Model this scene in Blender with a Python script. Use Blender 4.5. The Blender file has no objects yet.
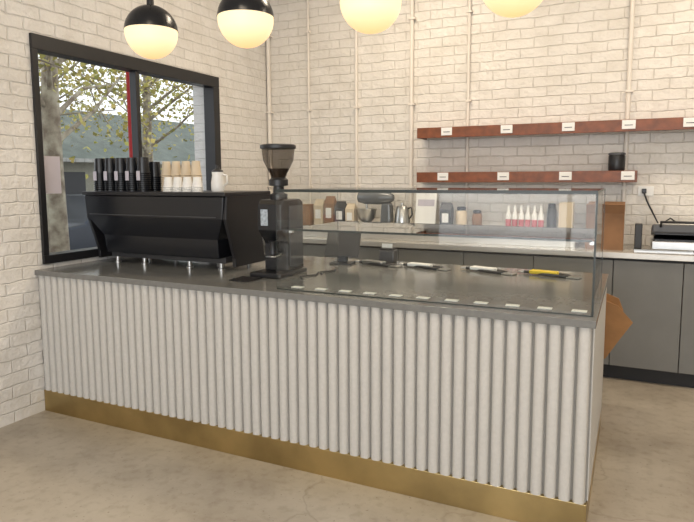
import bpy, bmesh, math, random
from mathutils import Vector, Matrix, Euler
random.seed(7)
sc=bpy.context.scene
try:
    sc.view_settings.view_transform='Standard'; sc.view_settings.look='None'
except Exception: pass

# ---------------------------------------------------------------- materials
def mat(name,col,rough=.5,metal=0.,var=0.,vscale=8.,bump=0.,bscale=60.,spec=None,emit=None,estr=0.,col2=None):
    m=bpy.data.materials.new(name); m.use_nodes=True
    nt=m.node_tree; b=nt.nodes['Principled BSDF']
    b.inputs['Base Color'].default_value=(*col,1); b.inputs['Roughness'].default_value=rough; b.inputs['Metallic'].default_value=metal
    if spec is not None: b.inputs['Specular IOR Level'].default_value=spec
    if emit: b.inputs['Emission Color'].default_value=(*emit,1); b.inputs['Emission Strength'].default_value=estr
    tc=nt.nodes.new('ShaderNodeTexCoord')
    if var or col2:
        n=nt.nodes.new('ShaderNodeTexNoise'); n.inputs['Scale'].default_value=vscale; n.inputs['Detail'].default_value=6
        nt.links.new(tc.outputs['Object'],n.inputs['Vector'])
        r=nt.nodes.new('ShaderNodeValToRGB'); r.color_ramp.elements[0].position=.35; r.color_ramp.elements[1].position=.65
        c2=col2 if col2 else tuple(min(1,c*(1+var)) for c in col)
        c1=col if col2 else tuple(c*(1-var) for c in col)
        r.color_ramp.elements[0].color=(*c1,1); r.color_ramp.elements[1].color=(*c2,1)
        nt.links.new(n.outputs['Fac'],r.inputs['Fac']); nt.links.new(r.outputs['Color'],b.inputs['Base Color'])
    if bump:
        n=nt.nodes.new('ShaderNodeTexNoise'); n.inputs['Scale'].default_value=bscale; n.inputs['Detail'].default_value=5
        nt.links.new(tc.outputs['Object'],n.inputs['Vector'])
        bp=nt.nodes.new('ShaderNodeBump'); bp.inputs['Strength'].default_value=bump; bp.inputs['Distance'].default_value=.01
        nt.links.new(n.outputs['Fac'],bp.inputs['Height']); nt.links.new(bp.outputs['Normal'],b.inputs['Normal'])
    return m

def brickmat(name,axis,c1,c2,cm,bstr=.55):
    m=bpy.data.materials.new(name); m.use_nodes=True; nt=m.node_tree; L=nt.links.new; b=nt.nodes['Principled BSDF']
    b.inputs['Roughness'].default_value=.42
    tc=nt.nodes.new('ShaderNodeTexCoord'); sx=nt.nodes.new('ShaderNodeSeparateXYZ'); cb=nt.nodes.new('ShaderNodeCombineXYZ')
    L(tc.outputs['Object'],sx.inputs[0]); L(sx.outputs[axis],cb.inputs[0]); L(sx.outputs[2],cb.inputs[1])
    nz=nt.nodes.new('ShaderNodeTexNoise'); nz.inputs['Scale'].default_value=9; nz.inputs['Detail'].default_value=3; L(tc.outputs['Object'],nz.inputs['Vector'])
    vm=nt.nodes.new('ShaderNodeVectorMath'); vm.operation='SCALE'; vm.inputs['Scale'].default_value=.026; L(nz.outputs['Color'],vm.inputs[0])
    va=nt.nodes.new('ShaderNodeVectorMath'); va.operation='ADD'; L(cb.outputs[0],va.inputs[0]); L(vm.outputs[0],va.inputs[1])
    br=nt.nodes.new('ShaderNodeTexBrick'); br.inputs['Scale'].default_value=1; br.inputs['Brick Width'].default_value=.24; br.inputs['Row Height'].default_value=.086
    br.inputs['Mortar Size'].default_value=.007; br.inputs['Mortar Smooth'].default_value=1.0; br.inputs['Bias'].default_value=0
    br.inputs['Color1'].default_value=(*c1,1); br.inputs['Color2'].default_value=(*c2,1); br.inputs['Mortar'].default_value=(*cm,1)
    L(va.outputs[0],br.inputs['Vector'])
    n2=nt.nodes.new('ShaderNodeTexNoise'); n2.inputs['Scale'].default_value=5; n2.inputs['Detail'].default_value=8; L(tc.outputs['Object'],n2.inputs['Vector'])
    rp=nt.nodes.new('ShaderNodeValToRGB'); rp.color_ramp.elements[0].position=.3; rp.color_ramp.elements[0].color=(.90,.89,.87,1); rp.color_ramp.elements[1].position=.6; rp.color_ramp.elements[1].color=(1,1,1,1)
    L(n2.outputs['Fac'],rp.inputs['Fac'])
    mx=nt.nodes.new('ShaderNodeMix'); mx.data_type='RGBA'; mx.blend_type='MULTIPLY'; mx.inputs['Factor'].default_value=1
    L(br.outputs['Color'],mx.inputs['A']); L(rp.outputs['Color'],mx.inputs['B']); L(mx.outputs['Result'],b.inputs['Base Color'])
    n3=nt.nodes.new('ShaderNodeTexNoise'); n3.inputs['Scale'].default_value=24; n3.inputs['Detail'].default_value=6; L(tc.outputs['Object'],n3.inputs['Vector'])
    inv=nt.nodes.new('ShaderNodeMath'); inv.operation='SUBTRACT'; inv.inputs[0].default_value=1; L(br.outputs['Fac'],inv.inputs[1])
    ma=nt.nodes.new('ShaderNodeMath'); ma.operation='MULTIPLY_ADD'; L(n3.outputs['Fac'],ma.inputs[0]); ma.inputs[1].default_value=1.9; L(inv.outputs[0],ma.inputs[2])
    bp=nt.nodes.new('ShaderNodeBump'); bp.inputs['Strength'].default_value=bstr; bp.inputs['Distance'].default_value=.012
    L(ma.outputs[0],bp.inputs['Height']); L(bp.outputs['Normal'],b.inputs['Normal'])
    return m

def glassmat(name,tint=(.96,.99,.98),base=.04,extra=0.0,power=5):
    # thin sheet glass, Schlick reflectance
    m=bpy.data.materials.new(name); m.use_nodes=True; nt=m.node_tree; nt.nodes.clear()
    o=nt.nodes.new('ShaderNodeOutputMaterial'); t=nt.nodes.new('ShaderNodeBsdfTransparent'); g=nt.nodes.new('ShaderNodeBsdfGlossy'); g.inputs['Roughness'].default_value=.02
    t.inputs['Color'].default_value=(*tint,1); f=nt.nodes.new('ShaderNodeLayerWeight'); f.inputs['Blend'].default_value=.5
    p=nt.nodes.new('ShaderNodeMath'); p.operation='POWER'; p.inputs[1].default_value=power
    a=nt.nodes.new('ShaderNodeMath'); a.operation='MULTIPLY_ADD'; a.inputs[1].default_value=.8; a.inputs[2].default_value=base+extra; a.use_clamp=True
    mx=nt.nodes.new('ShaderNodeMixShader'); L=nt.links.new
    L(f.outputs['Facing'],p.inputs[0]); L(p.outputs[0],a.inputs[0]); L(a.outputs[0],mx.inputs[0]); L(t.outputs[0],mx.inputs[1]); L(g.outputs[0],mx.inputs[2]); L(mx.outputs[0],o.inputs[0])
    return m

M={}
M['brickL']=brickmat('painted_brick_side',1,(.76,.74,.71),(.74,.72,.69),(.68,.66,.63))
M['brickB']=brickmat('painted_brick_back',0,(.76,.725,.67),(.74,.705,.65),(.655,.615,.56))
M['plaster']=mat('plaster',(.78,.75,.70),.7,bump=.1)
M['top']=mat('grey_stone_top',(.17,.17,.162),.17,var=.06,vscale=40,bump=.01)
M['rib']=mat('fluted_painted_panel',(.52,.505,.475),.6,var=.03,vscale=60,bump=.12,bscale=90)
M['ribback']=mat('panel_back',(.25,.24,.22),.8,bump=.1)
M['brass']=mat('brushed_brass',(.50,.38,.18),.30,1.,var=.2,vscale=3,bump=.05,bscale=30)
M['black']=mat('black_metal',(.012,.012,.014),.35,bump=.02)
M['blacks']=mat('black_satin',(.008,.009,.012),.25,var=.1)
M['dark']=mat('dark_grey',(.035,.035,.037),.45,bump=.02)
M['char']=mat('charcoal_plastic',(.07,.07,.075),.4,bump=.02)
M['steel']=mat('stainless',(.55,.55,.54),.28,1.,var=.08,bump=.02)
M['cab']=mat('grey_laminate',(.165,.165,.155),.5,var=.03)
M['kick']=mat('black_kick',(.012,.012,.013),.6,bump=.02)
M['bench']=mat('bench_top',(.62,.60,.56),.25,.5,var=.05)
M['wood']=mat('red_wood',(.185,.055,.018),.4,var=.25,vscale=14,bump=.05)
M['white']=mat('white_card',(.82,.82,.80),.6,var=.02)
M['cream']=mat('cream_paper',(.62,.52,.38),.6,var=.04)
M['wcup']=mat('white_cup',(.78,.77,.74),.3,var=.02)
M['card']=mat('cardboard',(.24,.125,.06),.8,var=.12,bump=.05)
M['ply']=mat('tan_board',(.32,.155,.05),.6,var=.15)
M['pink']=mat('pink_syrup',(.50,.12,.14),.35,var=.1)
M['yellow']=mat('yellow_card',(.75,.55,.03),.5,var=.04)
M['paint']=mat('white_pipe',(.76,.71,.64),.5,bump=.04)
M['glass']=glassmat('case_glass',(.98,.99,.985),.025)
M['shelfglass']=glassmat('shelf_glass',(.92,.96,.95),.05,.28,3)
M['winglass']=glassmat('window_glass',(.98,.99,.99),.02)
M['hopper']=glassmat('smoked_hopper',(.50,.48,.46),.06)
M['gedge']=mat('glass_edge',(.02,.028,.026),.3,var=.05)
M['beans']=mat('coffee_beans',(.05,.022,.01),.5,var=.3,vscale=60,bump=.5,bscale=80)
M['screen']=mat('display',(.35,.4,.45),.2,var=.3,vscale=60)
M['redpole']=mat('red_pole',(.40,.03,.03),.5,var=.05,spec=.2)
M['bark']=mat('plane_tree_bark',(.17,.13,.09),.9,vscale=7,bump=.4,bscale=12,col2=(.42,.38,.28))
M['leafA']=mat('leaf_yellow_green',(.30,.33,.07),.6,vscale=3,col2=(.52,.40,.10))
M['asphalt']=mat('asphalt',(.16,.16,.165),.85,var=.15,vscale=5,bump=.2)
M['roof']=mat('tin_roof',(.17,.19,.165),.9,var=.12,vscale=3,bump=.05,spec=.05)
M['house']=mat('weatherboard',(.34,.33,.27),.8,var=.06,spec=.1)
M['fence']=mat('painted_fence',(.45,.45,.42),.8,var=.06,spec=.1)
M['carp']=mat('car_paint',(.03,.035,.045),.2,.3,var=.02)
M['tyre']=mat('tyre',(.01,.01,.01),.8,var=.05)

def floormat():
    m=bpy.data.materials.new('stained_concrete'); m.use_nodes=True; nt=m.node_tree; L=nt.links.new; b=nt.nodes['Principled BSDF']
    tc=nt.nodes.new('ShaderNodeTexCoord')
    a=nt.nodes.new('ShaderNodeTexNoise'); a.inputs['Scale'].default_value=1.1; a.inputs['Detail'].default_value=9; a.inputs['Roughness'].default_value=.6; L(tc.outputs['Object'],a.inputs['Vector'])
    r=nt.nodes.new('ShaderNodeValToRGB'); cr=r.color_ramp; cr.elements[0].position=.34; cr.elements[0].color=(.28,.24,.19,1); cr.elements[1].position=.66; cr.elements[1].color=(.48,.435,.365,1)
    e=cr.elements.new(.5); e.color=(.40,.355,.29,1)
    L(a.outputs['Fac'],r.inputs['Fac'])
    n=nt.nodes.new('ShaderNodeTexNoise'); n.inputs['Scale'].default_value=18; n.inputs['Detail'].default_value=8; L(tc.outputs['Object'],n.inputs['Vector'])
    r2=nt.nodes.new('ShaderNodeValToRGB'); r2.color_ramp.elements[0].position=.33; r2.color_ramp.elements[0].color=(.72,.69,.65,1); r2.color_ramp.elements[1].position=.5; r2.color_ramp.elements[1].color=(1,1,1,1)
    L(n.outputs['Fac'],r2.inputs['Fac'])
    mx=nt.nodes.new('ShaderNodeMix'); mx.data_type='RGBA'; mx.blend_type='MULTIPLY'; mx.inputs['Factor'].default_value=.5
    L(r.outputs['Color'],mx.inputs['A']); L(r2.outputs['Color'],mx.inputs['B'])
    v=nt.nodes.new('ShaderNodeTexVoronoi'); v.feature='DISTANCE_TO_EDGE'; v.inputs['Scale'].default_value=.55
    nd=nt.nodes.new('ShaderNodeTexNoise'); nd.inputs['Scale'].default_value=2.5; nd.inputs['Detail'].default_value=6; L(tc.outputs['Object'],nd.inputs['Vector'])
    sc_=nt.nodes.new('ShaderNodeVectorMath'); sc_.operation='SCALE'; sc_.inputs['Scale'].default_value=.5; L(nd.outputs['Color'],sc_.inputs[0])
    ad=nt.nodes.new('ShaderNodeVectorMath'); ad.operation='ADD'; L(tc.outputs['Object'],ad.inputs[0]); L(sc_.outputs[0],ad.inputs[1]); L(ad.outputs[0],v.inputs['Vector'])
    r3=nt.nodes.new('ShaderNodeValToRGB'); r3.color_ramp.elements[0].position=0; r3.color_ramp.elements[0].color=(.5,.45,.4,1); r3.color_ramp.elements[1].position=.006; r3.color_ramp.elements[1].color=(1,1,1,1)
    L(v.outputs['Distance'],r3.inputs['Fac'])
    v2=nt.nodes.new('ShaderNodeTexNoise'); v2.inputs['Scale'].default_value=55; v2.inputs['Detail'].default_value=2; L(tc.outputs['Object'],v2.inputs['Vector'])
    r4=nt.nodes.new('ShaderNodeValToRGB'); r4.color_ramp.elements[0].position=.27; r4.color_ramp.elements[0].color=(.5,.46,.42,1); r4.color_ramp.elements[1].position=.33; r4.color_ramp.elements[1].color=(1,1,1,1); L(v2.outputs['Fac'],r4.inputs['Fac'])
    m2=nt.nodes.new('ShaderNodeMix'); m2.data_type='RGBA'; m2.blend_type='MULTIPLY'; m2.inputs['Factor'].default_value=.4
    m3=nt.nodes.new('ShaderNodeMix'); m3.data_type='RGBA'; m3.blend_type='MULTIPLY'; m3.inputs['Factor'].default_value=.7
    L(mx.outputs['Result'],m2.inputs['A']); L(r3.outputs['Color'],m2.inputs['B']); L(m2.outputs['Result'],m3.inputs['A']); L(r4.outputs['Color'],m3.inputs['B']); L(m3.outputs['Result'],b.inputs['Base Color'])
    b.inputs['Roughness'].default_value=.30
    bp=nt.nodes.new('ShaderNodeBump'); bp.inputs['Strength'].default_value=.12; bp.inputs['Distance'].default_value=.004; L(n.outputs['Fac'],bp.inputs['Height']); L(bp.outputs['Normal'],b.inputs['Normal'])
    return m
M['floor']=floormat()

def globemat():
    m=bpy.data.materials.new('opal_globe_lit'); m.use_nodes=True; nt=m.node_tree; L=nt.links.new; b=nt.nodes['Principled BSDF']
    b.inputs['Base Color'].default_value=(.5,.42,.3,1)
    tc=nt.nodes.new('ShaderNodeTexCoord'); s=nt.nodes.new('ShaderNodeSeparateXYZ'); L(tc.outputs['Generated'],s.inputs[0])
    r=nt.nodes.new('ShaderNodeValToRGB'); r.color_ramp.elements[0].color=(1,.60,.24,1); r.color_ramp.elements[1].color=(1,.80,.48,1); r.color_ramp.elements[1].position=.6; L(s.outputs[2],r.inputs['Fac'])
    L(r.outputs['Color'],b.inputs['Emission Color']); b.inputs['Emission Strength'].default_value=1.0
    return m
M['globe']=globemat()

# ---------------------------------------------------------------- geometry helpers
def newobj(name,bm,mats,parent=None,smooth=False,bevel=0):
    me=bpy.data.meshes.new(name); 
    bmesh.ops.recalc_face_normals(bm,faces=bm.faces)
    bm.to_mesh(me); bm.free()
    for k in (mats if isinstance(mats,(list,tuple)) else [mats]): me.materials.append(M[k])
    o=bpy.data.objects.new(name,me); sc.collection.objects.link(o)
    if smooth:
        for p in me.polygons: p.use_smooth=True
        try: me.set_sharp_from_angle(angle=math.radians(40))
        except Exception: pass
    if bevel:
        b=o.modifiers.new('bevel','BEVEL'); b.width=bevel; b.segments=2; b.limit_method='ANGLE'; b.angle_limit=math.radians(40)
    if parent:
        o.parent=parent; o.matrix_parent_inverse=Matrix.Translation(-parent.location)
    return o
def root(name,loc=(0,0,0)):
    e=bpy.data.objects.new(name,None); e.location=loc; e.empty_display_size=.1; sc.collection.objects.link(e); return e
def addbox(bm,a,b,mi=0,mx=None):
    x0,y0,z0=a; x1,y1,z1=b
    vs=[bm.verts.new(p) for p in [(x0,y0,z0),(x1,y0,z0),(x1,y1,z0),(x0,y1,z0),(x0,y0,z1),(x1,y0,z1),(x1,y1,z1),(x0,y1,z1)]]
    if mx: 
        for v in vs: v.co=mx@v.co
    for f in [(0,3,2,1),(4,5,6,7),(0,1,5,4),(1,2,6,5),(2,3,7,6),(3,0,4,7)]:
        fc=bm.faces.new([vs[i] for i in f]); fc.material_index=mi
def box(name,a,b,m,parent=None,bevel=0,mx=None):
    bm=bmesh.new(); addbox(bm,a,b,0,mx); return newobj(name,bm,m,parent,bevel=bevel)
def addlathe(bm,prof,c,seg=24,mi=0,mx=None,cap=True):
    rings=[]
    for r,z in prof:
        ring=[]
        for i in range(seg):
            a=2*math.pi*i/seg; p=Vector((r*math.cos(a),r*math.sin(a),z))
            if mx: p=mx@p
            ring.append(bm.verts.new(p+Vector(c)))
        rings.append(ring)
    for j in range(len(rings)-1):
        for i in range(seg):
            f=bm.faces.new([rings[j][i],rings[j][(i+1)%seg],rings[j+1][(i+1)%seg],rings[j+1][i]]); f.material_index=mi
    if cap:
        f=bm.faces.new(rings[0]); f.material_index=mi
        f=bm.faces.new(rings[-1]); f.material_index=mi
def lathe(name,prof,c,m,parent=None,seg=24,mx=None,cap=True):
    bm=bmesh.new(); addlathe(bm,prof,c,seg,0,mx,cap); return newobj(name,bm,m,parent,smooth=True)
def prism(name,poly,axis,a,b,m,parent=None,bevel=0):
    bm=bmesh.new()
    def P(p,t):
        if axis=='x': return (t,p[0],p[1])
        if axis=='y': return (p[0],t,p[1])
        return (p[0],p[1],t)
    A=[bm.verts.new(P(p,a)) for p in poly]; B=[bm.verts.new(P(p,b)) for p in poly]
    bm.faces.new(A); bm.faces.new(B[::-1])
    n=len(poly)
    for i in range(n): bm.faces.new([A[i],A[(i+1)%n],B[(i+1)%n],B[i]])
    return newobj(name,bm,m,parent,bevel=bevel)
def tube(name,pts,r,m,parent=None,res=4,radii=None):
    cu=bpy.data.curves.new(name+'_c','CURVE'); cu.dimensions='3D'; cu.bevel_depth=r; cu.bevel_resolution=res; cu.use_fill_caps=True
    s=cu.splines.new('POLY'); s.points.add(len(pts)-1)
    for i,p in enumerate(pts):
        s.points[i].co=(*p,1)
        if radii: s.points[i].radius=radii[i]
    t=bpy.data.objects.new('tmp',cu); sc.collection.objects.link(t)
    dg=bpy.context.evaluated_depsgraph_get(); me=bpy.data.meshes.new_from_object(t.evaluated_get(dg))
    bpy.data.objects.remove(t); me.name=name; me.materials.clear(); me.materials.append(M[m])
    for p in me.polygons: p.use_smooth=True
    o=bpy.data.objects.new(name,me); sc.collection.objects.link(o)
    if parent: o.parent=parent; o.matrix_parent_inverse=Matrix.Translation(-parent.location)
    return o
def loft(name,secs,m,parent=None,bevel=0):
    bm=bmesh.new(); R=[]
    for z,x0,x1,y0,y1 in secs: R.append([bm.verts.new(p) for p in [(x0,y0,z),(x1,y0,z),(x1,y1,z),(x0,y1,z)]])
    for a,b in zip(R,R[1:]):
        for i in range(4): bm.faces.new([a[i],a[(i+1)%4],b[(i+1)%4],b[i]])
    bm.faces.new(R[0]); bm.faces.new(R[-1]); return newobj(name,bm,m,parent,bevel=bevel)

# ---------------------------------------------------------------- room shell
WX=-3.64; BY=5.65; RX=4.2; FY=-3.2; CZ=3.8
W0,W1,WZ0,WZ1=2.78,4.77,1.02,2.56
box('floor',(WX-.3,FY-.3,-.1),(RX+.3,BY+.3,0),'floor')
box('ceiling',(WX-.3,FY-.3,CZ),(RX+.3,BY+.3,CZ+.15),'plaster')
bm=bmesh.new()
addbox(bm,(WX-.3,FY-.3,0),(WX,W0,CZ)); addbox(bm,(WX-.3,W1,0),(WX,BY+.3,CZ)); addbox(bm,(WX-.3,W0,0),(WX,W1,WZ0)); addbox(bm,(WX-.3,W0,WZ1),(WX,W1,CZ))
newobj('wall_left',bm,'brickL')
box('wall_back',(WX,BY,0),(RX+.3,BY+.3,CZ),'brickB')
box('wall_right',(RX,FY,0),(RX+.3,BY,CZ),'plaster')
bm=bmesh.new()
addbox(bm,(WX,FY-.3,0),(-2.9,FY,CZ)); addbox(bm,(3.4,FY-.3,0),(RX,FY,CZ)); addbox(bm,(-2.9,FY-.3,0),(3.4,FY,.5)); addbox(bm,(-2.9,FY-.3,3.1),(3.4,FY,CZ))
newobj('wall_front',bm,'plaster')
w=root('window_2',(0.25,FY-.1,.5))
for i,x in enumerate([-2.9,-.83,1.27,3.34]): box('mullion_%d'%i,(x,FY-.13,.5),(x+.06,FY-.07,3.1),'black',w)
box('rail_low',(-2.84,FY-.13,.5),(3.34,FY-.07,.56),'black',w); box('rail_top',(-2.84,FY-.13,3.04),(3.34,FY-.07,3.1),'black',w)
for i,(x,r) in enumerate([(-3.61,.022),(-3.125,.012),(-2.575,.016),(-1.985,.02),(-1.43,.014),(-.075,.018)]):
    p=root('wall_conduit' if i==0 else 'wall_conduit.%03d'%i,(x,BY-r,1.16))
    tube('pipe',[(x,BY-r-.004,1.16),(x,BY-r-.004,CZ)],r,'paint',p)
    for z in (1.5,2.3,3.1): box('clip_%d'%int(z*10),(x-r*1.3,BY-2*r-.012,z),(x+r*2,BY,z+.018),'paint',p)

w=root('window_1',(WX,3.8,WZ0)); xa,xb=WX-.10,WX+.02
box('frame_top',(xa,W0,WZ1-.10),(xb,W1,WZ1),'black',w,.004)
box('frame_bottom',(xa,W0,WZ0),(xb,W1,WZ0+.06),'black',w,.004)
box('frame_near',(xa,W0,WZ0+.06),(xb,W0+.045,WZ1-.10),'black',w,.004)
box('frame_far',(xa,W1-.09,WZ0+.06),(xb,W1,WZ1-.10),'black',w,.004)
box('mullion',(xa+.03,3.715,WZ0+.06),(xb-.02,3.755,WZ1-.10),'black',w,.004)
box('pane_1',(WX-.055,W0+.045,WZ0+.06),(WX-.049,3.715,WZ1-.10),'winglass',w)
box('pane_2',(WX-.055,3.755,WZ0+.06),(WX-.049,W1-.09,WZ1-.10),'winglass',w)
M['notice']=mat('notice_paper',(.52,.49,.55),.6,var=.05)
box('window_notice',(WX-.047,2.84,1.50),(WX-.044,3.00,1.76),'notice')

# ---------------------------------------------------------------- front counter
CX0,CX1=WX+.004,-.135; CH=.99
c=root('service_counter',(-1.9,3.4,0))
box('carcass',(CX0,2.755,.02),(CX1,4.05,.955),'ribback',c)
box('kickboard',(CX0,2.730,0),(CX1+.004,2.755,.15),'brass',c,.002)
box('kickboard_end',(CX1,2.755,0),(CX1+.004,4.05,.15),'brass',c)
bm=bmesh.new(); pitch=.0605; n=int((CX1-CX0)/pitch); pitch=(CX1-CX0)/n
for i in range(n):
    x0=CX0+i*pitch+.005; wd=pitch-.010; k=8; A=[];B=[]
    for j in range(k+1):
        a=math.pi*j/k; x=x0+wd/2-wd/2*math.cos(a); y=2.756-.030*math.sin(a)**.6
        A.append(bm.verts.new((x,y,.15))); B.append(bm.verts.new((x,y,.955)))
    for j in range(k): bm.faces.new([A[j],A[j+1],B[j+1],B[j]])
    bm.faces.new(A); bm.faces.new(B)
newobj('fluted_cladding',bm,'rib',c,smooth=True)
bm=bmesh.new()
for i in range(20):
    y0=2.77+i*.0625; addbox(bm,(CX1,y0,.15),(CX1+.008,y0+.05,.955))
newobj('end_cladding',bm,'rib',c,bevel=.003)
box('worktop',(CX0,2.712,.9555),(CX1+.014,4.10,CH),['top'],c,.003)

# ---------------------------------------------------------------- glass display case
g=root('glass_display_case',(-.93,3.2,CH)); gx0,gx1,gy0,gy1,gz1=-1.76,-.14,2.79,3.55,1.53; t=.008
box('front_glass',(gx0,gy0,CH+.001),(gx1,gy0+t,gz1),'glass',g)
box('left_glass',(gx0,gy0+t,CH+.001),(gx0+t,gy1,gz1),'glass',g)
box('right_glass',(gx1-t,gy0+t,CH+.001),(gx1,gy1,gz1),'glass',g)
box('top_glass',(gx0,gy0,gz1),(gx1,gy1,gz1+t),'glass',g)
box('shelf_glass',(gx0+.02,gy0+.1,1.310),(gx1-.02,gy1-.02,1.318),'shelfglass',g)
bm=bmesh.new(); e=.005
for a,b in [((gx0,gy0-.002,gz1-.004),(gx1,gy0+e,gz1+t+.003)),((gx0,gy1-e,gz1-.003),(gx1,gy1,gz1+t)),
            ((gx0-.001,gy0,gz1),(gx0+e,gy1,gz1+t)),((gx1-e,gy0,gz1),(gx1+.002,gy1,gz1+t)),
            ((gx1-e,gy0-.001,CH),(gx1+.003,gy0+e,gz1)),((gx0-.001,gy0-.001,CH),(gx0+.001,gy0+.001,gz1)),
            ((gx1-e,gy1-e,CH),(gx1+.001,gy1,gz1)),((gx0,gy1-.002,CH),(gx0+.002,gy1,gz1)),
            ((gx0+.02,gy0+.097,1.308),(gx1-.02,gy0+.1,1.319)),((gx0+.02,gy1-.02,1.309),(gx1-.02,gy1-.017,1.319)),
            ((gx0,gy0-.001,CH),(gx1,gy0+.003,CH+.005))]:
    addbox(bm,a,b)
newobj('glass_edges',bm,'gedge',g)
bm=bmesh.new()
for x in (gx0+.008,gx1-.03):
    for y in (gy0+.12,gy1-.06): addbox(bm,(x,y,1.293),(x+.022,y+.02,1.3095))
newobj('shelf_clips',bm,'steel',g)
bm=bmesh.new()
for i in range(11):
    x=-1.68+i*.1475+random.uniform(-.004,.004); mx=Matrix.Translation((x,2.88,CH+.001))@Matrix.Rotation(random.uniform(-.06,.06),4,'Z')
    addbox(bm,(-.032,-.02,0),(.032,.02,.003),0,mx)
newobj('price_tags',bm,'white')
def tongs(x,y,m2,nm,ang):
    r=root(nm,(x,y,CH)); R=Matrix.Translation((x,y,CH))@Matrix.Rotation(ang,4,'Z')
    for s,nn in ((1,'arm_1'),(-1,'arm_2')):
        pts=[R@Vector(p) for p in [(-.16,0,.012),(-.13,.014*s,.014),(.0,.030*s,.012),(.09,.034*s,.010),(.12,.022*s,.009)]]
        tube(nn,pts,.009,'dark',r)
        box('tip_'+nn[-1],(.11,.018*s-.018,.001),(.185,.018*s+.018,.010),'steel',r,.003,mx=R)
        box('grip_'+nn[-1],(-.12,.018*s-.014,.008),(.05,.018*s+.014,.030),m2,r,.006,mx=R)
    tube('lock_ring',[R@Vector(p) for p in [(-.16,-.02,.012),(-.19,-.015,.012),(-.20,0,.012),(-.19,.015,.012),(-.16,.02,.012)]],.004,'steel',r)
for i,(x,m2) in enumerate([(-1.60,'steel'),(-1.26,'white'),(-.83,'white'),(-.45,'yellow')]):
    tongs(x,3.86,m2,'serving_tongs' if i==0 else 'serving_tongs.%03d'%i,(-.25,-.2,-.3,-.2)[i])

# ---------------------------------------------------------------- espresso machine
e=root('espresso_machine',(-2.95,3.35,CH)); x0,x1,y0,y1=-3.58,-2.33,3.10,3.62
loft('body',[(1.07,x0+.13,x1-.12,y0+.07,y1-.06),(1.20,x0+.12,x1-.11,y0+.055,y1-.04),(1.34,x0+.01,x1-.03,y0+.005,y1),(1.485,x0,x1-.015,y0,y1)],'blacks',e,.008)
box('top_tray',(x0-.008,y0-.01,1.487),(x1,y1+.01,1.512),'black',e,.004)
box('badge_strip',(x0+.05,y0-.003,1.35),(x1-.08,y0+.003,1.353),'char',e)
for nn,xs in (('side_panel_1',x1-.03),('side_panel_2',x0+.005)):
    prism(nn,[(y0+.02,1.49),(y1+.02,1.49),(y1+.02,1.40),(y1-.12,1.30),(y1-.08,1.07),(y1-.02,1.035),(y1-.02,1.02),(y0+.10,1.02),(y0+.10,1.07),(y0+.06,1.20),(y0+.01,1.34)],'x',xs,xs+.025,'black',e,.003)
box('drip_tray',(x0+.12,y0+.12,1.035),(x1-.10,y1+.06,1.075),'dark',e,.004)
bm=bmesh.new()
for fx in (x0+.16,x0+.42,x1-.42,x1-.15):
    for fy in (y0+.14,y1-.06): addlathe(bm,[(.024,0),(.024,.008),(.015,.012),(.015,.046)],(fx,fy,CH),14)
newobj('feet',bm,'steel',e,smooth=True)
for i,gx in enumerate((x0+.28,x0+.62,x0+.96)):
    lathe('group_head_%d'%(i+1),[(.035,1.20),(.035,1.27),(.045,1.28),(.045,1.36)],(gx,y1+.02,0),'steel',e)
    tube('portafilter_%d'%(i+1),[(gx,y1+.02,1.20),(gx,y1+.10,1.195),(gx,y1+.19,1.18)],.013,'black',e)
for s,xx in (('l',x0+.08),('r',x1-.12)):
    tube('steam_wand_'+s,[(xx,y1+.02,1.42),(xx,y1+.07,1.38),(xx,y1+.08,1.16),(xx,y1+.10,1.11)],.006,'steel',e)
def cupstack(bm,x,y,z,n,r0,r1,h,st,mi=0):
    prof=[(r1,0),(r1+.003,.0),(r1+.003,.006)]
    for k in range(1,n):
        z1=k*st; prof+= [(r1-.004,z1-.003),(r1,z1),(r1+.003,z1+.001),(r1+.003,z1+.006)]
    base=(n-1)*st
    prof+=[(r1-.002,base+.008),(r0,base+h),(r0-.004,base+h),(r0-.004,base+h-.004)]
    addlathe(bm,prof,(x,y,z),18,mi)
TZ=1.5135
bm=bmesh.new()
for i in range(5):
    for j in range(2): cupstack(bm,-3.525+i*.104,3.21+j*.11,TZ,10-(j*2),.037,.046,.11,.014)
cg=newobj('black_takeaway_cups',bm,['blacks'],smooth=True)
bm=bmesh.new()
for i in range(5):
    addbox(bm,(-3.525+i*.104-.016,3.21-.0525,1.59),(-3.525+i*.104+.016,3.21-.051,1.655))
newobj('labels',bm,'notice',cg)
bm=bmesh.new()
for i in range(4): cupstack(bm,-3.0+i*.088,3.32,TZ,9,.027,.038,.10,.0135)
newobj('cream_takeaway_cups',bm,['cream'],smooth=True)
bm=bmesh.new()
for i in range(4): cupstack(bm,-2.86+i*.082,3.18,TZ,3,.025,.036,.07,.014)
newobj('white_espresso_cups',bm,['wcup'],smooth=True)
j=root('milk_jug',(-2.50,3.25,TZ))
lathe('jug_body',[(.040,0),(.044,.01),(.044,.06),(.036,.105),(.038,.13)],(-2.50,3.25,TZ),'wcup',j)
lathe('lid',[(.039,.130),(.036,.14),(.015,.15),(.010,.175)],(-2.50,3.25,TZ),'black',j)
tube('handle',[(-2.46,3.25,1.63),(-2.425,3.25,1.62),(-2.42,3.25,1.57),(-2.455,3.25,1.55)],.005,'wcup',j)

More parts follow.
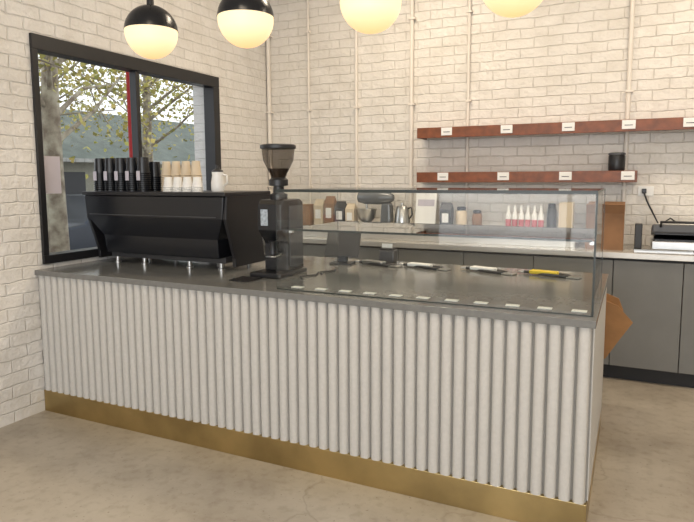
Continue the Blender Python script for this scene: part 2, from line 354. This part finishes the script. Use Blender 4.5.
# ---------------------------------------------------------------- grinder
gx,gy=-2.0,3.24; G=root('coffee_grinder',(gx,gy,CH))
box('base',(gx-.14,gy-.17,CH),(gx+.09,gy+.16,CH+.03),'black',G,.008)
prism('body',[(gy-.06,CH+.03),(gy+.14,CH+.03),(gy+.14,1.45),(gy+.10,1.47),(gy-.10,1.47),(gy-.13,1.44),(gy-.13,1.28),(gy-.06,1.20)],'x',gx-.095,gx+.075,'blacks',G,.008)
box('side_plate',(gx+.075,gy-.04,CH+.06),(gx+.083,gy+.12,1.43),'char',G,.002)
box('display',(gx-.07,gy-.137,1.31),(gx-.02,gy-.129,1.41),'screen',G,.002)
lathe('spout',[(.028,0),(.022,.05),(.03,.08)],(gx-.005,gy-.10,1.135),'black',G)
tube('fork',[(gx-.03,gy-.06,1.13),(gx-.03,gy-.14,1.12),(gx+.03,gy-.14,1.12),(gx+.03,gy-.06,1.13)],.005,'steel',G)
lathe('collar',[(.055,0),(.055,.03),(.035,.04),(.032,.08),(.06,.085),(.06,.12),(.045,.135)],(gx-.02,gy,1.47),'black',G)
lathe('hopper',[(.045,0),(.055,.03),(.095,.11),(.104,.185)],(gx-.02,gy,1.60),'hopper',G,cap=False)
lathe('beans',[(.038,0.002),(.05,.03),(.068,.06)],(gx-.02,gy,1.60),'beans',G)
lathe('lid',[(.106,0),(.112,.003),(.112,.022),(.10,.028),(.02,.032)],(gx-.02,gy,1.782),'black',G,seg=32)
box('tamper_mat',(gx-.17,gy-.34,CH+.0005),(gx-.03,gy-.19,CH+.008),'black',None,.003)

# POS terminal
p=root('pos_tablet',(-1.87,3.8,CH)); R=Matrix.Translation((-1.86,3.82,CH+.02))@Matrix.Rotation(math.radians(10),4,'Z')
box('stand_foot',(-.08,-.06,-.019),(.08,.08,-.007),'black',p,.004,mx=R)
box('stand_neck',(-.035,-.01,-.008),(.035,.03,.08),'black',p,.004,mx=R)
R2=R@Matrix.Translation((0,-.02,.03))@Matrix.Rotation(math.radians(-28),4,'X')
box('tablet',(-.125,-.012,0),(.125,.0,.195),'dark',p,.005,mx=R2)
box('screen',(-.115,.0005,.01),(.115,.0015,.185),'char',p,mx=R2)
p=root('receipt_printer',(-1.6,4.04,CH))
box('printer_body',(-1.66,4.01,CH),(-1.54,4.095,CH+.09),'char',p,.012)
box('printer_lid',(-1.65,4.015,CH+.09),(-1.55,4.085,CH+.105),'dark',p,.006)
box('receipt',(-1.64,4.03,CH+.104),(-1.56,4.033,CH+.135),'white',p)
for i,(x,y) in enumerate([(-1.83,3.4),(-1.80,3.6)]):
    tube('power_cable' if i==0 else 'power_cable.001',[(x,y,CH+.005),(x+.05,y-.12,CH+.005),(x-.02,y-.2,CH+.005),(x+.04,y-.28,CH+.005)],.004,'black')

# ---------------------------------------------------------------- back bench
BF=5.06; BZ=1.02; UZ=1.13
b=root('back_bench',(0,5.3,0)); bx0,bx1=WX+.006,3.2
box('kick',(bx0,BF+.06,0),(bx1,BF+.08,.12),'kick',b)
box('carcass',(bx0,BF+.08,.0),(bx1,BY-.005,.96),'cab',b)
box('benchtop',(bx0,BF-.02,.975),(bx1,BY-.003,BZ),'bench',b,.003)
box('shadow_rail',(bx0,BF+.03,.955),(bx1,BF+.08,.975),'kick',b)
box('bench_riser',(bx0,5.22,BZ+.0005),(-.42,BY-.003,UZ),'bench',None,.003)
xx=bx0+.02; k=0; seams=[-3.1,-2.5,-1.9,-1.3,-.72,-.12,.36,.95,1.55,2.15,2.75,3.2]; prev=bx0
for s in seams:
    box('door_panel_%d'%k,(prev+.003,BF,.12),(s-.003,BF+.08,.955),'cab',b,.002); prev=s; k+=1

def shelf(nm,xa,xb,z0,z1,labs):
    s=root(nm,((xa+xb)/2,5.5,z0))
    box('front_board',(xa,5.42,z0),(xb,5.445,z1),'wood',s,.002)
    box('shelf_board',(xa,5.445,z1-.03),(xb,BY-.001,z1),'wood',s,.002)
    box('end_board_l',(xa,5.445,z0),(xa+.025,BY-.001,z1-.03),'wood',s)
    box('end_board_r',(xb-.025,5.445,z0),(xb,BY-.001,z1-.03),'wood',s)
    for i,x in enumerate(labs):
        box('label_%d'%i,(x-.05,5.414,z0+.02),(x+.05,5.4195,z0+.09),'white',s)
        box('print_%d'%i,(x-.03,5.412,z0+.047),(x+.03,5.4141,z0+.053),'char',s)
shelf('wall_shelf',-1.855,1.6,1.965,2.06,[-1.57,-1.03,-.52,-.06,.375,.85,1.33])
shelf('wall_shelf.001',-1.855,0.02,1.555,1.65,[-1.6,-1.05,-.53,-.05])
k=root('black_canister',(-.14,5.53,1.65))
lathe('can',[(.06,0),(.065,.01),(.065,.12),(.06,.13)],(-.14,5.53,1.651),'black',k); lathe('lid',[(.067,.13),(.067,.145),(.05,.15)],(-.14,5.53,1.651),'char',k)

def carton(nm,x0,x1,y0,y1,z0,z1,m='card',open_=False):
    r=root(nm,((x0+x1)/2,(y0+y1)/2,z0))
    bm=bmesh.new(); t=.006
    addbox(bm,(x0,y0,z0),(x1,y0+t,z1)); addbox(bm,(x0,y1-t,z0),(x1,y1,z1)); addbox(bm,(x0,y0+t,z0),(x0+t,y1-t,z1)); addbox(bm,(x1-t,y0+t,z0),(x1,y1-t,z1)); addbox(bm,(x0+t,y0+t,z0),(x1-t,y1-t,z0+t))
    newobj('carton_sides',bm,m,r)
    if open_:
        box('flap_1',(0,-.0,0),(x1-x0,.005,.09),m,r,mx=Matrix.Translation((x0,y0,z1))@Matrix.Rotation(math.radians(35),4,'X'))
        box('flap_2',(0,0,0),(x1-x0,.005,.09),m,r,mx=Matrix.Translation((x0,y1-.005,z1))@Matrix.Rotation(math.radians(-20),4,'X'))
    else:
        box('lid',(x0,y0,z1),(x1,y1,z1+.005),m,r); box('tape',((x0+x1)/2-.02,y0-.001,z1+.005),((x0+x1)/2+.02,y1,z1+.006),'cream',r)
    return r
carton('cardboard_box',-3.14,-2.95,5.30,5.45,UZ+.001,1.33,'card')
carton('shipping_carton',-.34,-.06,5.2,5.45,BZ,1.31,'card',True)
carton('tea_box',-.56,-.45,5.3,5.45,UZ+.001,1.38,'cream')
def coffeebag(nm,x,w,h,m):
    r=root(nm,(x,5.4,UZ)); loft('bag',[(UZ,x-w/2,x+w/2,5.34,5.44),(UZ+h*.75,x-w/2-.004,x+w/2+.004,5.34,5.44),(UZ+h*.94,x-w/2,x+w/2,5.38,5.40),(UZ+h,x-w/2,x+w/2,5.385,5.395)],m,r,.004)
    box('label',(x-w*.3,5.335,UZ+h*.25),(x+w*.3,5.3395,UZ+h*.6),'white',r)
for i,(x,ww,hh,mm) in enumerate([(-2.87,.10,.26,'cream'),(-2.75,.10,.29,'card'),(-2.63,.10,.24,'dark'),(-2.52,.09,.22,'cream'),(-1.55,.10,.24,'dark')]):
    coffeebag('coffee_bag' if i==0 else 'coffee_bag.%03d'%i,x,ww,hh,mm)
def jar(nm,x,y,r_,h,m):
    q=root(nm,(x,y,UZ)); lathe('jar_body',[(r_*.9,0),(r_,.01),(r_,h*.75),(r_*.75,h*.85)],(x,y,UZ+.0005),m,q); lathe('jar_lid',[(r_*.8,h*.85),(r_*.8,h),(r_*.6,h+.004)],(x,y,UZ+.0005),'black',q)
jar('storage_jar',-1.42,5.42,.05,.20,'cream'); jar('storage_jar.001',-1.28,5.44,.045,.17,'card'); jar('storage_jar.002',-.63,5.42,.04,.24,'dark')
m=root('stand_mixer',(-2.3,5.4,UZ))
M['mixer']=mat('grey_enamel',(.16,.17,.18),.25,.2,var=.05)
box('foot',(-2.45,5.29,UZ),(-2.08,5.51,UZ+.035),'mixer',m,.015)
loft('column',[(UZ+.035,-2.20,-2.09,5.34,5.46),(1.36,-2.19,-2.10,5.35,5.45)],'mixer',m,.02)
lathe('motor_head',[(.02,-.20),(.05,-.19),(.065,-.12),(.068,0),(.06,.12),(.03,.17)],(-2.25,5.40,1.41),'mixer',m,mx=Matrix.Rotation(math.radians(90),4,'Y'))
lathe('bowl',[(.04,0),(.05,.01),(.085,.05),(.10,.13),(.103,.135)],(-2.36,5.40,UZ+.036),'steel',m)
lathe('beater_shaft',[(.012,1.24),(.012,1.36)],(-2.36,5.40,0),'steel',m,seg=10)
kk=root('kettle',(-1.99,5.4,UZ)); kz=UZ
lathe('kettle_body',[(.065,0),(.075,.01),(.075,.05),(.06,.17),(.045,.20),(.015,.21),(.012,.23)],(-1.99,5.4,kz+.001),'steel',kk)
tube('handle',[(-1.93,5.4,kz+.18),(-1.90,5.4,kz+.19),(-1.89,5.4,kz+.12),(-1.92,5.4,kz+.08)],.008,'black',kk)
s=root('menu_sign',(-1.78,5.4,UZ))
R=Matrix.Translation((-1.76,5.4,UZ+.006))@Matrix.Rotation(math.radians(-8),4,'X')
box('board',(-.10,-.01,0),(.10,0,.32),'white',s,mx=R); box('strip',(-.08,-.012,.20),(.08,-.0101,.26),'notice',s,mx=R); box('prop',(-.02,5.40,UZ+.0),(.02,5.49,UZ+.008),'white',s,mx=Matrix.Translation((-1.76,0,.0005)))
bm=bmesh.new()
for i in range(6):
    x=-.985+i*.055; addlathe(bm,[(.022,0),(.024,.01),(.024,.10),(.022,.105)],(x,5.36,UZ),14,0); addlathe(bm,[(.024,.105),(.024,.14),(.012,.17),(.010,.225)],(x,5.36,UZ),10,1)
newobj('syrup_bottles',bm,['pink','white'],smooth=True)
s=root('sandwich_press',(.38,5.35,BZ))
box('lower_plate',(.14,5.20,BZ+.015),(.64,5.5,BZ+.085),'steel',s,.008); box('grill',(.16,5.22,BZ+.085),(.62,5.48,BZ+.097),'black',s)
R=Matrix.Translation((.14,5.5,BZ+.10))@Matrix.Rotation(math.radians(-9),4,'X')
box('upper_plate',(0,-.30,.0),(.50,.0,.07),'char',s,.012,mx=R); box('plate_black',(.02,-.29,-.01),(.48,-.01,0),'black',s,mx=R)
box('upper_trim',(.03,-.27,.07),(.47,-.03,.078),'steel',s,.004,mx=R)
tube('handle',[R@Vector(p) for p in [(.06,-.29,.05),(.06,-.35,.08),(.44,-.35,.08),(.44,-.29,.05)]],.011,'black',s)
bm=bmesh.new()
for fx in (.17,.61):
    for fy in (5.22,5.47): addlathe(bm,[(.012,0),(.012,.016)],(fx,fy,BZ),10)
newobj('feet',bm,'black',s)
tr=root('serving_tray',(.3,5.1,BZ)); box('tray_base',(.02,5.06,BZ+.001),(.42,5.15,BZ+.008),'steel',tr,.003); box('tray_lip',(.02,5.06,BZ+.008),(.42,5.065,BZ+.02),'steel',tr); box('tray_lip_back',(.02,5.145,BZ+.008),(.42,5.15,BZ+.02),'steel',tr)
box('knife_block',(.02,5.36,BZ+.001),(.075,5.47,BZ+.2),'dark',None,.006)
so=root('power_outlet',(.08,BY,1.44)); box('plate',(.03,BY-.012,1.44),(.15,BY,1.52),'white',so,.003); box('plug',(.06,BY-.045,1.46),(.095,BY-.012,1.50),'black',so,.004)
tube('appliance_cable',[(.077,BY-.04,1.47),(.10,BY-.06,1.40),(.16,BY-.07,1.28),(.20,BY-.08,1.2),(.28,BY-.07,1.26),(.36,BY-.1,1.2),(.4,BY-.14,1.1)],.007,'black')

cb=carton('storage_carton',-.60,-.17,4.12,4.45,0,.82,'ply')
prism('side_flap',[(-.17,.822),(-.06,.78),(.03,.68),(-.05,.55),(-.12,.43),(-.17,.40)],'y',4.14,4.15,'ply',cb)
prism('side_flap_back',[(-.17,.822),(-.06,.78),(-.03,.70),(-.08,.60),(-.17,.50)],'y',4.40,4.41,'ply',cb)

# ---------------------------------------------------------------- pendants
for i,x in enumerate([-2.765,-2.055,-1.275,-.545]):
    gz=2.51; y=2.97; r=.160
    p=root('pendant_light' if i==0 else 'pendant_light.%03d'%i,(x,y,gz))
    k=12
    lathe('glass_globe',[(r*math.cos(a),r*math.sin(a)) for a in [(-math.pi/2+.03)+j*(math.pi/2-.03+.06)/k for j in range(k+1)]],(x,y,gz),'globe',p,seg=40)
    lathe('black_dome',[((r+.003)*math.cos(a),(r+.003)*math.sin(a)) for a in [.06+j*(math.pi/2-.13)/k for j in range(k+1)]],(x,y,gz),'blacks',p,seg=40)
    lathe('cap',[(.022,r),(.022,r+.04),(.008,r+.05)],(x,y,gz),'black',p)
    tube('cord',[(x,y,gz+r+.04),(x,y,CZ-.02)],.004,'black',p)
    lathe('ceiling_rose',[(.05,-.025),(.05,0)],(x,y,CZ),'black',p)

# ---------------------------------------------------------------- outside
box('street_ground',(-60,-40,-.25),(WX-.3,60,-.12),'asphalt')
h=root('neighbour_house',(-17,16,-.12))
box('house_walls',(-20,9,-.12),(-14,26,2.2),'house',h)
prism('house_roof',[(-20.5,2.15),(-13.6,2.15),(-17,3.9)],'y',8.6,26.4,'roof',h)
bm=bmesh.new()
for y in (11,14,17.5,21): addbox(bm,(-14.03,y,.7),(-13.99,y+1.2,1.8))
newobj('house_windows',bm,'dark',h)
bm=bmesh.new()
for i in range(62): addbox(bm,(-13.6,8.6+i*.29,2.06),(-13.52,8.6+i*.29+.28,2.16))
newobj('gutter',bm,'fence',h)
bm=bmesh.new()
for i in range(130): addbox(bm,(-12.5,0+i*.22,-.12),(-12.46,i*.22+.17,1.0+.05*(i%2)))
newobj('picket_fence',bm,'fence')
def tree(nm,x,y,rr,hh,nleaf,spread,seed,zlow=2.2):
    rnd=random.Random(seed); r=root(nm,(x,y,-.12))
    tube('trunk',[(x,y,-.14),(x+.02,y,.8),(x-.04,y+.03,1.7),(x+.03,y-.02,2.6),(x,y+.05,3.6),(x+.1,y,hh)],rr,'bark',r,radii=[1.25,1,.95,.85,.6,.3])
    tips=[]
    for i in range(12):
        a=rnd.uniform(0,6.28); z0=rnd.uniform(1.9,3.8); L=rnd.uniform(.6,1)*spread
        p0=Vector((x,y,z0)); p1=p0+Vector((math.cos(a)*L*.45,math.sin(a)*L*.45,.5)); p2=p0+Vector((math.cos(a)*L,math.sin(a)*L,rnd.uniform(.5,1.4)))
        tube('branch_%d'%i,[p0,p1,p2],rr*.32,'bark',r,radii=[1,.6,.2],res=2); tips+=[p1,p2,(p1+p2)/2]
        for _ in range(3):
            q=p1.lerp(p2,rnd.random()); e2=q+Vector((rnd.uniform(-.6,.6),rnd.uniform(-.6,.6),rnd.uniform(-.5,.5))); tube('twig',[q,e2],rr*.09,'bark',r,res=1); tips.append(e2)
    bm=bmesh.new()
    for i in range(nleaf):
        c=rnd.choice(tips)+Vector((rnd.gauss(0,.38),rnd.gauss(0,.38),rnd.gauss(0,.30)))
        s=rnd.uniform(.03,.06); R=Matrix.Rotation(rnd.uniform(0,6.28),3,Vector((rnd.gauss(0,1),rnd.gauss(0,1),rnd.gauss(0,1))).normalized())
        bm.faces.new([bm.verts.new(c+R@Vector(q)) for q in [(-s,0,0),(-s*.3,-s*.7,0),(s,0,.01),(-s*.3,s*.7,0)]])
    newobj('leaves',bm,'leafA',r)
tree('plane_tree',-6.5,5.2,.12,5.5,1800,2.0,3)
tree('plane_tree.001',-10.5,11.0,.14,6.5,4200,2.8,5)
tree('plane_tree.002',-12.0,8.5,.14,6.5,2600,2.6,12)
sp=root('street_sign_pole',(-5.2,5.21,-.12)); tube('pole',[(-5.2,5.21,-.12),(-5.2,5.21,3.2)],.038,'redpole',sp)
sp=root('street_lamp',(-12,17.6,-.12)); tube('pole',[(-12,17.7,-.12),(-12,17.7,4.4),(-12,17.4,4.6)],.05,'char',sp); box('lamp_head',(-12.1,17.0,4.55),(-11.9,17.45,4.65),'char',sp,.01)
car=root('parked_car',(-9.2,8.5,-.12))
prism('car_body',[(6.3,.15),(6.25,.55),(6.5,.75),(7.3,.85),(7.9,1.30),(9.6,1.32),(10.3,.88),(10.5,.6),(10.45,.15)],'x',-10.0,-8.4,'carp',car,.05)
prism('side_glass',[(7.5,.86),(7.98,1.22),(9.5,1.24),(10.0,.88)],'x',-8.405,-8.39,'char',car)
for i,yy in enumerate((7.1,9.6)):
    for s,xw in (('a',-8.5),('b',-9.9)): lathe('wheel_%d%s'%(i,s),[(.2,-.1),(.32,-.09),(.32,.09),(.2,.1)],(xw,yy,.2),'tyre',car,mx=Matrix.Rotation(math.radians(90),4,'Y'))

# ---------------------------------------------------------------- lights, world
wd=bpy.data.worlds.new('World'); sc.world=wd; wd.use_nodes=True; nt=wd.node_tree; bg=nt.nodes['Background']
tc=nt.nodes.new('ShaderNodeTexCoord'); sp_=nt.nodes.new('ShaderNodeSeparateXYZ'); rp=nt.nodes.new('ShaderNodeValToRGB')
nt.links.new(tc.outputs['Generated'],sp_.inputs[0]); nt.links.new(sp_.outputs[2],rp.inputs['Fac'])
rp.color_ramp.elements[0].color=(.97,.98,1,1); rp.color_ramp.elements[1].color=(.86,.91,1,1); nt.links.new(rp.outputs['Color'],bg.inputs['Color'])
bg.inputs['Strength'].default_value=1.6
def area(nm,loc,rot,sx,sy,pw,col):
    l=bpy.data.lights.new(nm,'AREA'); l.shape='RECTANGLE'; l.size=sx; l.size_y=sy; l.energy=pw; l.color=col
    o=bpy.data.objects.new(nm,l); o.location=loc; o.rotation_euler=rot; sc.collection.objects.link(o)
area('daylight_shopfront',(.25,FY-.35,1.8),(math.radians(90),0,0),6.0,2.5,170,(.95,.97,1))
for i,(x,y) in enumerate([(-1.8,4.3),(.9,4.3),(-1.0,.8),(1.5,.8)]):
    area('ceiling_fill_%d'%i,(x,y,CZ-.03),(0,0,0),1.2,.5,44 if y>4 else 34,(1,.84,.64))  # warm fill lights added below the ceiling, out of view, no fixtures modelled

# ---------------------------------------------------------------- camera
cd=bpy.data.cameras.new('camera'); cam=bpy.data.objects.new('camera',cd); sc.collection.objects.link(cam); sc.camera=cam
cd.sensor_fit='HORIZONTAL'; cd.sensor_width=36; cd.lens=600/694*36; cd.clip_start=.05; cd.clip_end=200; cd.shift_y=-.0257
rot=Euler((math.radians(90-6.2),0,math.radians(25.5))).to_matrix()@Matrix.Rotation(math.radians(-.25),3,'Z')
cam.location=(0,0,1.6); cam.rotation_euler=rot.to_euler()
